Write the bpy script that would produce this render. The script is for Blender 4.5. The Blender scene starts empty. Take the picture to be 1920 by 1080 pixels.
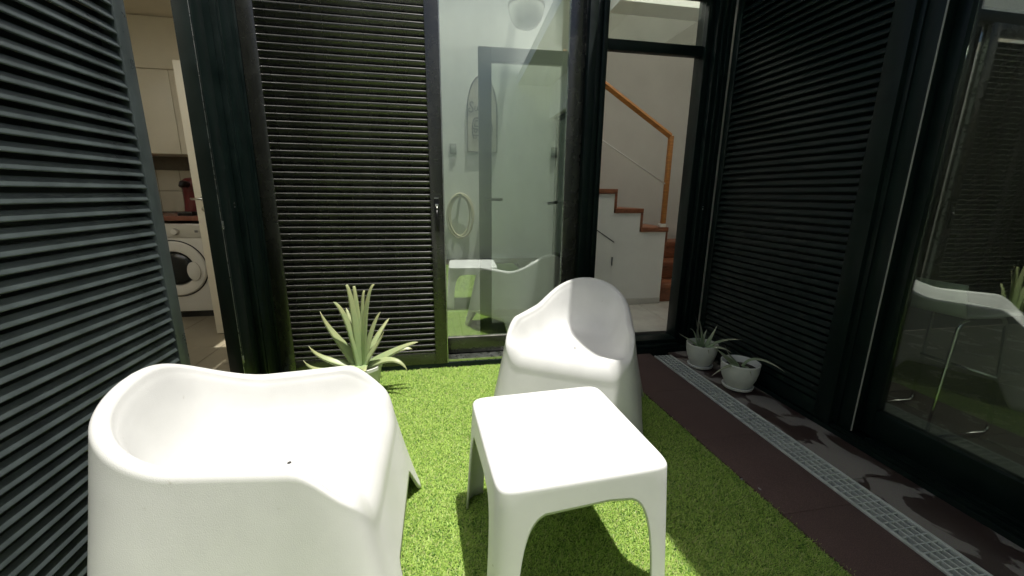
import bpy, bmesh, math, random
import numpy as np
from mathutils import Vector, Matrix

random.seed(7); RNG = np.random.default_rng(7)
sc = bpy.context.scene
C = sc.collection

# ------------------------------------------------------------------ camera
YAW, PITCH, ROLL, CAM_H, FPX = 0.1855, 0.2299, 0.01039, 1.2, 752.8
fwd = Vector((math.sin(YAW)*math.cos(PITCH), math.cos(YAW)*math.cos(PITCH), -math.sin(PITCH)))
rt0 = Vector((math.cos(YAW), -math.sin(YAW), 0)); up0 = rt0.cross(fwd)
rt = math.cos(ROLL)*rt0 + math.sin(ROLL)*up0; up = -math.sin(ROLL)*rt0 + math.cos(ROLL)*up0
cam_d = bpy.data.cameras.new('camera'); cam = bpy.data.objects.new('camera', cam_d); C.objects.link(cam)
cam_d.sensor_width = 36; cam_d.lens = FPX*36/1920; cam_d.clip_start = 0.02; cam_d.clip_end = 500
m = Matrix((rt, up, -fwd)).transposed().to_4x4(); m.translation = (0, 0, CAM_H); cam.matrix_world = m
sc.camera = cam
# ------------------------------------------------------------------ light
SUN = Vector((0.162, -0.10, 1)).normalized()
w = bpy.data.worlds.new('World'); sc.world = w; w.use_nodes = True
nt = w.node_tree; bg = nt.nodes['Background']
sky = nt.nodes.new('ShaderNodeTexSky'); sky.sky_type = 'NISHITA'; sky.sun_disc = False
sky.dust_density = 3.5; sky.ozone_density = .6; sky.sun_elevation = math.asin(SUN.z); sky.sun_rotation = math.atan2(SUN.x, SUN.y)
nt.links.new(sky.outputs[0], bg.inputs[0]); bg.inputs[1].default_value = 0.09
sl = bpy.data.lights.new('sun', 'SUN'); sl.energy = 5.0; sl.angle = math.radians(0.53); sl.color = (1, .965, .90)
so = bpy.data.objects.new('sun', sl); C.objects.link(so); so.rotation_euler = SUN.to_track_quat('Z', 'Y').to_euler(); so.location = (1, -1, 9)
sc.view_settings.view_transform = 'Standard'; sc.view_settings.look = 'None'
sc.view_settings.exposure = 0.36; sc.view_settings.gamma = 1
sc.cycles.use_denoising = True
sc.cycles.max_bounces = 12; sc.cycles.diffuse_bounces = 5; sc.cycles.glossy_bounces = 5; sc.cycles.transparent_max_bounces = 16
sc.cycles.sample_clamp_indirect = 6

# ------------------------------------------------------------------ helpers
def tag(o, label=None, cat=None, group=None, kind=None):
    if label: o['label'] = label
    if cat: o['category'] = cat
    if group: o['group'] = group
    if kind: o['kind'] = kind
    return o
def empty(name, loc=(0, 0, 0), rz=0):
    o = bpy.data.objects.new(name, None); C.objects.link(o); o.location = loc; o.rotation_euler = (0, 0, rz); o.empty_display_size = .1
    return o
def link(name, me, mat=None, parent=None, loc=None):
    o = bpy.data.objects.new(name, me); C.objects.link(o)
    if mat is not None and not me.materials: me.materials.append(mat)
    if parent: o.parent = parent
    if loc is not None: o.location = loc
    return o
class MB:
    def __init__(s): s.v = []; s.f = []
    def box(s, x0, x1, y0, y1, z0, z1):
        i = len(s.v)
        s.v += [(x0,y0,z0),(x1,y0,z0),(x1,y1,z0),(x0,y1,z0),(x0,y0,z1),(x1,y0,z1),(x1,y1,z1),(x0,y1,z1)]
        s.f += [tuple(i+k for k in q) for q in ((0,3,2,1),(4,5,6,7),(0,1,5,4),(1,2,6,5),(2,3,7,6),(3,0,4,7))]
        return s
    def tube(s, pts, r, seg=10, closed=False, flat=None, up=None):
        pts = [Vector(p) for p in pts]; n = len(pts); rs = r if hasattr(r, '__len__') else [r]*n
        i0 = len(s.v); prev = None
        for k, p in enumerate(pts):
            a = pts[(k-1) % n] if (closed or k > 0) else p; b = pts[(k+1) % n] if (closed or k < n-1) else p
            t = (b-a).normalized()
            if prev is None:
                ref = up if up is not None else (Vector((0,0,1)) if abs(t.z) < .9 else Vector((1,0,0)))
                u = ref - t*ref.dot(t)
            else: u = prev - t*prev.dot(t)
            u.normalize(); prev = u; vv = t.cross(u)
            for j in range(seg):
                q = 2*math.pi*j/seg; c, d = math.cos(q)*rs[k], math.sin(q)*rs[k]
                if flat: c *= flat[0]; d *= flat[1]
                s.v.append(tuple(p + u*c + vv*d))
        for k in range(n if closed else n-1):
            A = i0+k*seg; B = i0+((k+1) % n)*seg
            for j in range(seg): s.f.append((A+j, A+(j+1) % seg, B+(j+1) % seg, B+j))
        if not closed:
            s.f.append(tuple(i0+j for j in range(seg))[::-1]); s.f.append(tuple(i0+(n-1)*seg+j for j in range(seg)))
        return s
    def lathe(s, prof, seg=40, cx=0, cy=0):
        i0 = len(s.v)
        for r, z in prof:
            for j in range(seg):
                q = 2*math.pi*j/seg; s.v.append((cx+r*math.cos(q), cy+r*math.sin(q), z))
        for k in range(len(prof)-1):
            for j in range(seg):
                s.f.append((i0+k*seg+j, i0+k*seg+(j+1) % seg, i0+(k+1)*seg+(j+1) % seg, i0+(k+1)*seg+j))
        if prof[0][0] > 1e-6: s.f.append(tuple(i0+j for j in range(seg))[::-1])
        if prof[-1][0] > 1e-6: s.f.append(tuple(i0+(len(prof)-1)*seg+j for j in range(seg)))
        return s
    def prism(s, poly, axis, a0, a1):
        # poly = 2D list, extruded along axis between a0 and a1.  axis x: poly=(y,z); y: (x,z); z: (x,y)
        n = len(poly); i0 = len(s.v)
        for a in (a0, a1):
            for p, q in poly: s.v.append({'x': (a,p,q), 'y': (p,a,q), 'z': (p,q,a)}[axis])
        for k in range(n): s.f.append((i0+k, i0+(k+1) % n, i0+n+(k+1) % n, i0+n+k))
        s.f.append(tuple(i0+k for k in range(n))[::-1]); s.f.append(tuple(i0+n+k for k in range(n)))
        return s
    def mesh(s, name, mat=None, smooth=False, bevel=0, bseg=2):
        me = bpy.data.meshes.new(name); bm = bmesh.new()
        vs = [bm.verts.new(v) for v in s.v]
        for f in s.f:
            try: bm.faces.new([vs[k] for k in f])
            except ValueError: pass
        bmesh.ops.remove_doubles(bm, verts=bm.verts, dist=1e-6)
        bmesh.ops.recalc_face_normals(bm, faces=bm.faces)
        if bevel:
            ed = [e for e in bm.edges if len(e.link_faces) == 2 and e.calc_face_angle(0) > .6]
            bmesh.ops.bevel(bm, geom=ed, offset=bevel, segments=bseg, profile=.5, affect='EDGES', clamp_overlap=True)
        bm.to_mesh(me); bm.free()
        if smooth is True: me.polygons.foreach_set('use_smooth', [True]*len(me.polygons))
        elif smooth or bevel:
            me.polygons.foreach_set('use_smooth', [True]*len(me.polygons)); me.set_sharp_from_angle(angle=math.radians(40))
        if mat: me.materials.append(mat)
        return me
    def build(s, name, mat=None, parent=None, loc=None, **k):
        return link(name, s.mesh(name, mat, **k), None, parent, loc)
def bx(name, mat, x0, x1, y0, y1, z0, z1, parent=None, bevel=.002, **k):
    return MB().box(x0, x1, y0, y1, z0, z1).build(name, mat, parent, bevel=bevel, **k)
def copy_tree(o, parent=None):
    c = o.copy(); C.objects.link(c); c.parent = parent
    for ch in [q for q in bpy.data.objects if q.parent == o]: copy_tree(ch, c)
    return c

# ------------------------------------------------------------------ materials
def speckle(M, scale, lo, hi, col, amt):
    # sparse spots of another colour mixed over the base colour
    N = M.node_tree.nodes; L = M.node_tree.links; p = N['Principled BSDF']; s_ = p.inputs['Base Color'].links[0].from_socket
    tc = N.new('ShaderNodeTexCoord'); n = N.new('ShaderNodeTexNoise'); n.inputs['Scale'].default_value = scale; n.inputs['Detail'].default_value = 3; L.new(tc.outputs['Object'], n.inputs['Vector'])
    r = N.new('ShaderNodeMapRange'); r.inputs[1].default_value = lo; r.inputs[2].default_value = hi; r.inputs[4].default_value = amt; L.new(n.outputs['Fac'], r.inputs[0])
    mx = N.new('ShaderNodeMix'); mx.data_type = 'RGBA'; L.new(r.outputs[0], mx.inputs[0]); L.new(s_, mx.inputs[6]); mx.inputs[7].default_value = (*col, 1)
    L.new(mx.outputs[2], p.inputs['Base Color']); return M
def mat(name, col, rough=.5, metal=0, noise=0, scale=6, bump=0, bscale=60, rvar=0, spec=.5, col2=None, sub=0, coat=0, stretch=None):
    M = bpy.data.materials.new(name); M.use_nodes = True; N = M.node_tree.nodes; L = M.node_tree.links
    p = N['Principled BSDF']; p.inputs['Base Color'].default_value = (*col, 1); p.inputs['Roughness'].default_value = rough
    p.inputs['Metallic'].default_value = metal; p.inputs['Specular IOR Level'].default_value = spec
    if coat: p.inputs['Coat Weight'].default_value = coat; p.inputs['Coat Roughness'].default_value = .15
    if sub:
        p.inputs['Subsurface Weight'].default_value = sub; p.inputs['Subsurface Radius'].default_value = (.02, .02, .018); p.inputs['Subsurface Scale'].default_value = 1
    if noise or bump or rvar or col2:
        tc = N.new('ShaderNodeTexCoord'); src = tc.outputs['Object']
        if stretch:
            mp = N.new('ShaderNodeMapping'); mp.inputs['Scale'].default_value = stretch; L.new(src, mp.inputs[0]); src = mp.outputs[0]
        n1 = N.new('ShaderNodeTexNoise'); n1.inputs['Scale'].default_value = scale; n1.inputs['Detail'].default_value = 8; n1.inputs['Roughness'].default_value = .62
        L.new(src, n1.inputs['Vector'])
        if noise or col2:
            r = N.new('ShaderNodeValToRGB'); e = r.color_ramp.elements
            e[0].position = .32; e[1].position = .68
            c2 = col2 if col2 else tuple(min(1, c*(1+noise)) for c in col); c1 = col if col2 else tuple(c*(1-noise) for c in col)
            e[0].color = (*c1, 1); e[1].color = (*c2, 1); L.new(n1.outputs['Fac'], r.inputs[0]); L.new(r.outputs[0], p.inputs['Base Color'])
        if rvar:
            mr = N.new('ShaderNodeMapRange'); mr.inputs[1].default_value = .3; mr.inputs[2].default_value = .7
            mr.inputs[3].default_value = max(0, rough-rvar); mr.inputs[4].default_value = min(1, rough+rvar)
            L.new(n1.outputs['Fac'], mr.inputs[0]); L.new(mr.outputs[0], p.inputs['Roughness'])
        if bump:
            n2 = N.new('ShaderNodeTexNoise'); n2.inputs['Scale'].default_value = bscale; n2.inputs['Detail'].default_value = 4
            L.new(src, n2.inputs['Vector']); b = N.new('ShaderNodeBump'); b.inputs['Strength'].default_value = bump; b.inputs['Distance'].default_value = .002
            L.new(n2.outputs['Fac'], b.inputs['Height']); L.new(b.outputs[0], p.inputs['Normal'])
    return M
def dust_glint(M, col, lo, hi, amt):
    # dusty pale tint on upward faces, standing in for the sun glints
    N = M.node_tree.nodes; L = M.node_tree.links; p = N['Principled BSDF']; s_ = p.inputs['Base Color'].links[0].from_socket
    g = N.new('ShaderNodeNewGeometry'); sp_ = N.new('ShaderNodeSeparateXYZ'); L.new(g.outputs['Normal'], sp_.inputs[0])
    r = N.new('ShaderNodeMapRange'); r.inputs[1].default_value = lo; r.inputs[2].default_value = hi; r.inputs[4].default_value = amt; L.new(sp_.outputs['Z'], r.inputs[0])
    n = N.new('ShaderNodeTexNoise'); n.inputs['Scale'].default_value = 14; n.inputs['Detail'].default_value = 5; L.new(g.outputs['Position'], n.inputs['Vector'])
    r2 = N.new('ShaderNodeMapRange'); r2.inputs[1].default_value = .3; r2.inputs[2].default_value = .65; r2.inputs[3].default_value = .35; L.new(n.outputs['Fac'], r2.inputs[0])
    ml = N.new('ShaderNodeMath'); ml.operation = 'MULTIPLY'; L.new(r.outputs[0], ml.inputs[0]); L.new(r2.outputs[0], ml.inputs[1])
    mx = N.new('ShaderNodeMix'); mx.data_type = 'RGBA'; L.new(ml.outputs[0], mx.inputs[0]); L.new(s_, mx.inputs[6]); mx.inputs[7].default_value = (*col, 1)
    L.new(mx.outputs[2], p.inputs['Base Color']); return M
def glass_mat(name, refl, tint):
    M = bpy.data.materials.new(name); M.use_nodes = True; N = M.node_tree.nodes; L = M.node_tree.links
    N.remove(N['Principled BSDF']); out = N['Material Output']
    t = N.new('ShaderNodeBsdfTransparent'); t.inputs[0].default_value = (*tint, 1)
    g = N.new('ShaderNodeBsdfGlossy'); g.inputs['Roughness'].default_value = .003; g.inputs[0].default_value = (.95, 1, .96, 1)
    lw = N.new('ShaderNodeLayerWeight'); lw.inputs[0].default_value = .5
    pw = N.new('ShaderNodeMath'); pw.operation = 'POWER'; pw.inputs[1].default_value = 3.5; L.new(lw.outputs['Facing'], pw.inputs[0])
    ml = N.new('ShaderNodeMath'); ml.operation = 'MULTIPLY_ADD'; ml.inputs[1].default_value = 1-refl; ml.inputs[2].default_value = refl; L.new(pw.outputs[0], ml.inputs[0])
    mx = N.new('ShaderNodeMixShader'); L.new(ml.outputs[0], mx.inputs[0]); L.new(t.outputs[0], mx.inputs[1]); L.new(g.outputs[0], mx.inputs[2]); 
    # faint film of dust and dried drips on the pane
    gm = N.new('ShaderNodeNewGeometry'); mp = N.new('ShaderNodeMapping'); mp.inputs['Scale'].default_value = (9, 9, 1.6); L.new(gm.outputs['Position'], mp.inputs[0])
    nz = N.new('ShaderNodeTexNoise'); nz.inputs['Scale'].default_value = 1.0; nz.inputs['Detail'].default_value = 7; L.new(mp.outputs[0], nz.inputs['Vector'])
    mr = N.new('ShaderNodeMapRange'); mr.inputs[1].default_value = .42; mr.inputs[2].default_value = .75; mr.inputs[3].default_value = .002; mr.inputs[4].default_value = .022; L.new(nz.outputs['Fac'], mr.inputs[0])
    df = N.new('ShaderNodeBsdfDiffuse'); df.inputs[0].default_value = (.6, .6, .57, 1); m3 = N.new('ShaderNodeMixShader')
    L.new(mr.outputs[0], m3.inputs[0]); L.new(mx.outputs[0], m3.inputs[1]); L.new(df.outputs[0], m3.inputs[2]); L.new(m3.outputs[0], out.inputs[0])
    return M
def translucent_mat(name, col):
    M = bpy.data.materials.new(name); M.use_nodes = True; N = M.node_tree.nodes; L = M.node_tree.links
    N.remove(N['Principled BSDF']); t = N.new('ShaderNodeBsdfTranslucent'); t.inputs[0].default_value = (*col, 1); L.new(t.outputs[0], N['Material Output'].inputs[0])
    return M
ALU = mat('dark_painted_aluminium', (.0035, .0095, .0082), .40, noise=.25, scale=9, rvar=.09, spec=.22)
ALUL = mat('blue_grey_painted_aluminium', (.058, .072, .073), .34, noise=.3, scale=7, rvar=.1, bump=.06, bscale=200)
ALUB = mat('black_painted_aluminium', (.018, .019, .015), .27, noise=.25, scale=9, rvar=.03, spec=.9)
dust_glint(ALUB, (.30, .29, .26), .62, .95, .75); dust_glint(ALUL, (.16, .165, .15), .70, .98, .6)
BARE = mat('bare_aluminium', (.55, .56, .55), .3, metal=1, noise=.1, scale=30, rvar=.1)
CHROME = mat('chrome', (.72, .72, .72), .12, metal=1)
WPL = mat('white_moulded_plastic', (.615, .62, .605), .42, noise=.04, scale=7, rvar=.1, bump=.22, bscale=380)
WPT = mat('white_glossy_plastic', (.655, .66, .655), .34, noise=.03, scale=7, rvar=.08, bump=.06, bscale=300)
speckle(WPT, 26, .70, .76, (.36, .34, .30), .6); speckle(WPL, 30, .72, .78, (.38, .36, .31), .45)
POT = mat('white_pot_plastic', (.66, .67, .63), .4, noise=.07, scale=9, rvar=.1)
SOIL = mat('potting_soil', (.035, .026, .02), .95, noise=.5, scale=60, bump=1, bscale=120)
PLAST = mat('white_plaster', (.84, .845, .81), .85, noise=.04, scale=3, bump=.15, bscale=120)
PLASTW = mat('cream_plaster', (.72, .67, .54), .85, noise=.05, scale=3, bump=.15, bscale=120)
PLASTG = mat('grey_plaster', (.60, .59, .54), .85, noise=.05, scale=2.5, bump=.15, bscale=120)
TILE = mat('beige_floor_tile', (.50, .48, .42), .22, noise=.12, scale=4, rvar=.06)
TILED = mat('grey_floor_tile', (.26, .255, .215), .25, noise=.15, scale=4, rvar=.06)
GROUT = mat('grout', (.16, .15, .12), .9, noise=.1, scale=40)
WTILE = mat('white_wall_tile', (.50, .47, .37), .15, noise=.04, scale=8)
WOOD = mat('orange_wood', (.40, .165, .04), .38, noise=.3, scale=5, rvar=.08, stretch=(2, 2, 14))
WOODR = mat('red_brown_wood', (.24, .085, .038), .4, noise=.3, scale=5, rvar=.08, stretch=(3, 12, 12))
WHITEL = mat('white_lacquer', (.80, .80, .75), .35, noise=.03, scale=5)
CREAML = mat('cream_lacquer', (.76, .71, .58), .35, noise=.03, scale=5)
ENAM = mat('white_enamel', (.76, .74, .67), .25, noise=.03, scale=5)
DGLASS = mat('dark_glass', (.012, .016, .018), .06)
GSEAL = mat('grey_plastic', (.25, .25, .23), .45)
BLKPL = mat('black_plastic', (.012, .012, .012), .35)
REDPL = mat('dark_red_plastic', (.12, .014, .016), .3)
HOSE = mat('tan_hose', (.52, .46, .33), .5, noise=.1, scale=20)
SIGNW = mat('weathered_white_wood', (.58, .54, .45), .7, noise=.2, scale=12, stretch=(1, 1, .15))
INK = mat('black_paint', (.03, .03, .03), .7)
OPAL = mat('opal_glass', (.82, .85, .80), .12, sub=.3)
DRAINM = mat('drain_grate_plastic', (.47, .50, .47), .4, noise=.15, scale=18, rvar=.1)
DARKCH = mat('drain_channel', (.05, .06, .055), .7, noise=.3, scale=20)
STEM = mat('steel_frame_paint', (.05, .06, .055), .35)
GLASS = glass_mat('door_glass', .33, (.93, .97, .93))
GLASS2 = glass_mat('inner_door_glass', .09, (.96, .985, .96))
GLASSR = glass_mat('window_glass', .15, (.82, .87, .80))
FROST = translucent_mat('frosted_skylight', (.88, .88, .85))

CLEAR = glass_mat('skylight_glass', .08, (.95, .97, .95))
def skylight(label, x0, x1, y0, y1, z, m_=None):  # unseen roof glazing; apart from the staircase one, added to light the rooms
    tag(bx('skylight', m_ or FROST, x0, x1, y0, y1, z, z+.012, bevel=0), label, 'skylight', 'frosted skylights')

def aloe_mat(name, base, tip, edge):
    M = bpy.data.materials.new(name); M.use_nodes = True; N = M.node_tree.nodes; L = M.node_tree.links; p = N['Principled BSDF']
    a = N.new('ShaderNodeAttribute'); a.attribute_name = 'along'
    r = N.new('ShaderNodeValToRGB'); e = r.color_ramp.elements; e[0].color = (*base, 1); e[0].position = .05; e[1].color = (*tip, 1); e[1].position = .97
    L.new(a.outputs['Fac'], r.inputs[0])
    tc = N.new('ShaderNodeTexCoord'); n = N.new('ShaderNodeTexNoise'); n.inputs['Scale'].default_value = 30; L.new(tc.outputs['Object'], n.inputs['Vector'])
    mx = N.new('ShaderNodeMix'); mx.data_type = 'RGBA'; L.new(n.outputs['Fac'], mx.inputs[0]); L.new(r.outputs[0], mx.inputs[6]); mx.inputs[7].default_value = (*edge, 1)
    mr = N.new('ShaderNodeMapRange'); mr.inputs[1].default_value = .45; mr.inputs[2].default_value = .8; mr.inputs[4].default_value = .45; L.new(n.outputs['Fac'], mr.inputs[0]); L.new(mr.outputs[0], mx.inputs[0])
    L.new(mx.outputs[2], p.inputs['Base Color']); p.inputs['Roughness'].default_value = .38
    p.inputs['Subsurface Weight'].default_value = .12; p.inputs['Subsurface Radius'].default_value = (.008, .012, .004)
    return M
ALOE = aloe_mat('aloe_leaf', (.30, .40, .19), (.40, .40, .20), (.22, .35, .19))
ALOED = aloe_mat('small_aloe_leaf', (.24, .33, .19), (.34, .33, .25), (.18, .27, .15))

def rubber_mat():
    return speckle(mat('brown_rubber', (.060, .034, .031), .9, col2=(.085, .052, .046), scale=2.2, bump=1.0, bscale=260), 330, .50, .58, (.16, .10, .085), .55)
RUBBER = rubber_mat()
def wet_mat():
    M = bpy.data.materials.new('patchy_wet_rubber'); M.use_nodes = True; N = M.node_tree.nodes; L = M.node_tree.links; p = N['Principled BSDF']
    g = N.new('ShaderNodeNewGeometry')
    mp = N.new('ShaderNodeMapping'); mp.inputs['Location'].default_value = (3.1, .7, 0); mp.inputs['Scale'].default_value = (1.5, 1, 1); L.new(g.outputs['Position'], mp.inputs[0])
    n = N.new('ShaderNodeTexNoise'); n.inputs['Scale'].default_value = 4.2; n.inputs['Detail'].default_value = 5; n.inputs['Roughness'].default_value = .5; n.inputs['Distortion'].default_value = .8
    L.new(mp.outputs[0], n.inputs['Vector'])
    r = N.new('ShaderNodeValToRGB'); e = r.color_ramp.elements; e[0].position = .485; e[1].position = .515; e[0].color = (.055, .033, .028, 1); e[1].color = (.25, .225, .20, 1)
    L.new(n.outputs['Fac'], r.inputs[0])
    n2 = N.new('ShaderNodeTexNoise'); n2.inputs['Scale'].default_value = 240; L.new(g.outputs['Position'], n2.inputs['Vector'])
    mx = N.new('ShaderNodeMix'); mx.data_type = 'RGBA'; mx.blend_type = 'MULTIPLY'; mx.inputs[0].default_value = .5; L.new(r.outputs[0], mx.inputs[6]); L.new(n2.outputs['Color'], mx.inputs[7])
    L.new(mx.outputs[2], p.inputs['Base Color'])
    rr = N.new('ShaderNodeMapRange'); rr.inputs[1].default_value = .485; rr.inputs[2].default_value = .515; rr.inputs[3].default_value = .5; rr.inputs[4].default_value = .92; L.new(n.outputs['Fac'], rr.inputs[0]); L.new(rr.outputs[0], p.inputs['Roughness'])
    b = N.new('ShaderNodeBump'); b.inputs['Strength'].default_value = .6; b.inputs['Distance'].default_value = .002; L.new(n2.outputs['Fac'], b.inputs['Height']); L.new(b.outputs[0], p.inputs['Normal'])
    return M
WET = wet_mat()

# ------------------------------------------------------------------ ground
bx('ground', mat('bare_earth', (.10, .08, .06), .95, noise=.3, scale=4), -60, 60, -60, 60, -.30, -.12, bevel=0)['kind'] = 'structure'
bx('turf_base', mat('turf_backing', (.035, .075, .014), .95, noise=.3, scale=30), -1.04, 1.325, -1.4, 2.688, -.118, -.012, bevel=0)['kind'] = 'structure'
def rub_edge(y): return 1.335 - .055*(y-.85) if y > .85 else 1.335
pav = bx('paving', mat('paving_bed', (.06, .05, .045), .95), 1.33, 2.0, -1.4, 2.688, -.117, -.030, bevel=0); pav['kind'] = 'structure'
# brown rubber tiles, near strip follows the cut turf edge; joints stay open a few millimetres
ys = [-1.4, -.9, -.4, .1, .6, 1.1, 1.6, 2.1, 2.686]
for k in range(len(ys)-1):
    y0, y1 = ys[k]+.0007, ys[k+1]-.0007
    a0, a1 = (1.30-.045*(y-.85) for y in (y0, y1))
    MB().prism([(a0, y0), (1.604, y0), (1.604, y1), (a1, y1)], 'z', -.0295, .0+.0004*(k % 3)).build('rubber_tile', RUBBER, pav, bevel=.0012)
    MB().box(1.756, 1.998, y0+.12, min(y1+.12, 2.686), -.0295, .0004*(k % 2)).build('rubber_tile', WET, pav, bevel=.0012)
bx('rubber_strip', RUBBER, -1.04, 2.0, -1.92, -1.404, -.117, 0, bevel=0)['kind'] = 'structure'

# artificial turf: individual blades, one object of stuff
def turf():
    def region(n, x0, x1, y0, y1):
        return np.stack([RNG.uniform(x0, x1, n), RNG.uniform(y0, y1, n)], 1)
    P = np.concatenate([region(500000, -1.0, 1.33, .60, 2.685), region(45000, -1.0, 1.33, -1.4, .60)])
    edge = 1.30 - .045*(P[:, 1]-.85) + .006*np.sin(P[:, 1]*61) + .005*np.sin(P[:, 1]*23+1)
    P = P[P[:, 0] < edge]; n = len(P)
    ang = RNG.uniform(0, 2*np.pi, n); lean = RNG.uniform(.55, 1.42, n)
    # pile leans a little one way in drifting patches
    drift = np.sin(P[:, 0]*2.1+.6)*np.cos(P[:, 1]*1.7)
    Lh = RNG.uniform(.013, .026, n)*(1+.08*drift); wd = RNG.uniform(.0007, .0013, n)
    far = P[:, 1] < .6; wd[far] *= 2.4; Lh[far] *= 1.2
    dx = np.cos(ang)*np.sin(lean)+.18; dy = np.sin(ang)*np.sin(lean)-.10+.12*drift; dz = np.cos(lean)+.15
    d = np.stack([dx, dy, dz], 1); d /= np.linalg.norm(d, axis=1)[:, None]
    side = np.stack([-np.sin(ang+RNG.uniform(-.6, .6, n)), np.cos(ang), np.zeros(n)], 1)*wd[:, None]
    b = np.concatenate([P, np.full((n, 1), -.012)], 1)
    mid = b + d*(Lh*.55)[:, None]; tip = b + d*Lh[:, None]; tip[:, 2] -= RNG.uniform(0, .010, n); tip[:, :2] += d[:, :2]*.004
    V = np.stack([b-side, b+side, mid+side*.9, mid-side*.9, tip], 1).reshape(-1, 3)
    i = np.arange(n)*5
    loops = np.stack([i, i+1, i+2, i+3, i+3, i+2, i+4], 1).reshape(-1)
    starts = np.stack([np.arange(n)*7, np.arange(n)*7+4], 1).reshape(-1); tot = np.tile([4, 3], n)
    me = bpy.data.meshes.new('artificial_turf'); me.vertices.add(len(V)); me.vertices.foreach_set('co', V.ravel().astype(np.float32))
    me.loops.add(len(loops)); me.loops.foreach_set('vertex_index', loops.astype(np.int32))
    me.polygons.add(len(starts)); me.polygons.foreach_set('loop_start', starts.astype(np.int32)); me.polygons.foreach_set('loop_total', tot.astype(np.int32))
    me.update(); me.validate()
    k = RNG.random(n); base = np.array([.31, .48, .085]); lite = np.array([.56, .74, .19]); dry = np.array([.68, .71, .32]); deep = np.array([.09, .22, .035])
    col = base[None]*(1-k[:, None]) + lite[None]*k[:, None]
    q = RNG.random(n); col[q < .10] = dry*.85; col[q > .80] = deep
    col = np.concatenate([col, np.ones((n, 1))], 1); ca = me.color_attributes.new('tint', 'FLOAT_COLOR', 'POINT')
    ca.data.foreach_set('color', np.repeat(col, 5, 0).ravel().astype(np.float32))
    M = bpy.data.materials.new('turf_fibre'); M.use_nodes = True; N = M.node_tree.nodes; p = N['Principled BSDF']
    a = N.new('ShaderNodeAttribute'); a.attribute_name = 'tint'; L = M.node_tree.links
    L.new(a.outputs['Color'], p.inputs['Base Color']); p.inputs['Roughness'].default_value = .42; p.inputs['Specular IOR Level'].default_value = .35
    t = N.new('ShaderNodeBsdfTranslucent'); L.new(a.outputs['Color'], t.inputs[0]); mx = N.new('ShaderNodeMixShader'); mx.inputs[0].default_value = .38
    L.new(p.outputs[0], mx.inputs[1]); L.new(t.outputs[0], mx.inputs[2]); L.new(mx.outputs[0], N['Material Output'].inputs[0])
    tag(link('artificial_turf', me, M), 'bright green artificial turf covering the courtyard floor', 'turf', kind='stuff')
turf()

# drain grates ---------------------------------------------------------------
bx('drain_channel', DARKCH, 1.618, 1.742, -1.4, 2.63, -.029, -.022, bevel=0)['kind'] = 'structure'
def grate(y0, y1, label):
    r = tag(empty('drain_grate', (1.6785, (y0+y1)/2, 0)), label, 'drain grate', 'drain grates set in the paving'); h = (y1-y0)/2
    for s in (-1, 1): bx('rail', DRAINM, s*.0635-.0065, s*.0635+.0065, -h, h, -.020, .005, r, bevel=.0015)
    for k in range(3):
        x = (k-1)*.0285; bx('long_bar', DRAINM, x-.0028, x+.0028, -h, h, -.018, .0035, r, bevel=0)
    n = int((y1-y0)/.033)
    me = MB().box(-.0565, .0565, -.0024, .0024, -.018, .0015).mesh('cross_bar', DRAINM)
    for k in range(n+1): link('cross_bar', me, None, r, (0, -h+.004+k*(2*h-.008)/n, 0))
    return r
grate(1.632, 2.63, 'far length of pale drain grate ending at the back door sill')
grate(.63, 1.628, 'near length of pale drain grate running to the bottom of the photo')

# ------------------------------------------------------------------ buildings around the courtyard
def wall(name, label, boxes, m=PLAST):
    b = MB()
    for q in boxes: b.box(*q)
    return tag(b.build(name, m), label, 'wall')
wall('house_wall', 'white wall on the left above and behind the louvred shutter', [(-1.25, -1.085, -2.1, 1.25, -.1, 3.0), (-1.25, -1.085, 1.25, 2.75, 2.47, 3.0)])
wall('house_wall', 'white wall high above the back doors', [(-1.25, 2.9, 2.74, 2.88, 2.53, 3.05)])
wall('house_wall', 'white wall high above the right-hand sliding window', [(2.06, 2.22, -2.1, 2.735, 2.53, 3.05)])
wall('courtyard_wall', 'white wall behind the camera', [(-1.25, 2.2, -2.1, -1.925, -.1, 4.6)])
slab = MB().prism([(1.296-.06*(-2.1-1.03), -2.1), (2.6, -2.1), (2.6, 2.9), (1.296-.06*(2.9-1.03), 2.9)], 'z', 3.06, 3.22).build('shade_slab', PLAST)  # unseen slab, its edge slanted to cast the courtyard's shade line
tag(slab, 'white balcony slab added to shade the right side of the courtyard', 'overhang')

# ------------------------------------------------------------------ louvred shutters
def shutter(name, label, width, zlist, prof, mt, z0, z1, s0, s1, handle=None):
    # local: x along width, y inward (front at y=0), z up
    r = tag(empty(name), label, 'shutter', 'louvred sliding shutters')
    bx('stile', mt, 0, s0, 0, .060, z0, z1, r, bevel=.003); bx('stile', mt, width-s1, width, 0, .060, z0, z1, r, bevel=.003)
    bx('rail', mt, s0, width-s1, .003, .057, z0, z0+.085, r, bevel=.003); bx('rail', mt, s0, width-s1, .003, .057, z1-.08, z1, r, bevel=.003)
    me = MB().prism(prof, 'x', s0-.001, width-s1+.001).mesh('slat', mt, smooth='auto')
    for z in zlist:
        o = link('slat', me, None, r, (0, .003, z)); o.rotation_euler = (random.uniform(-.02, .02), random.uniform(-.0007, .0007), 0)
    return r
def nose(cx, cz, rad, a0, a1, n): return [(cx+rad*math.cos(a0+(a1-a0)*k/n), cz+rad*math.sin(a0+(a1-a0)*k/n)) for k in range(n+1)]
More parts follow.
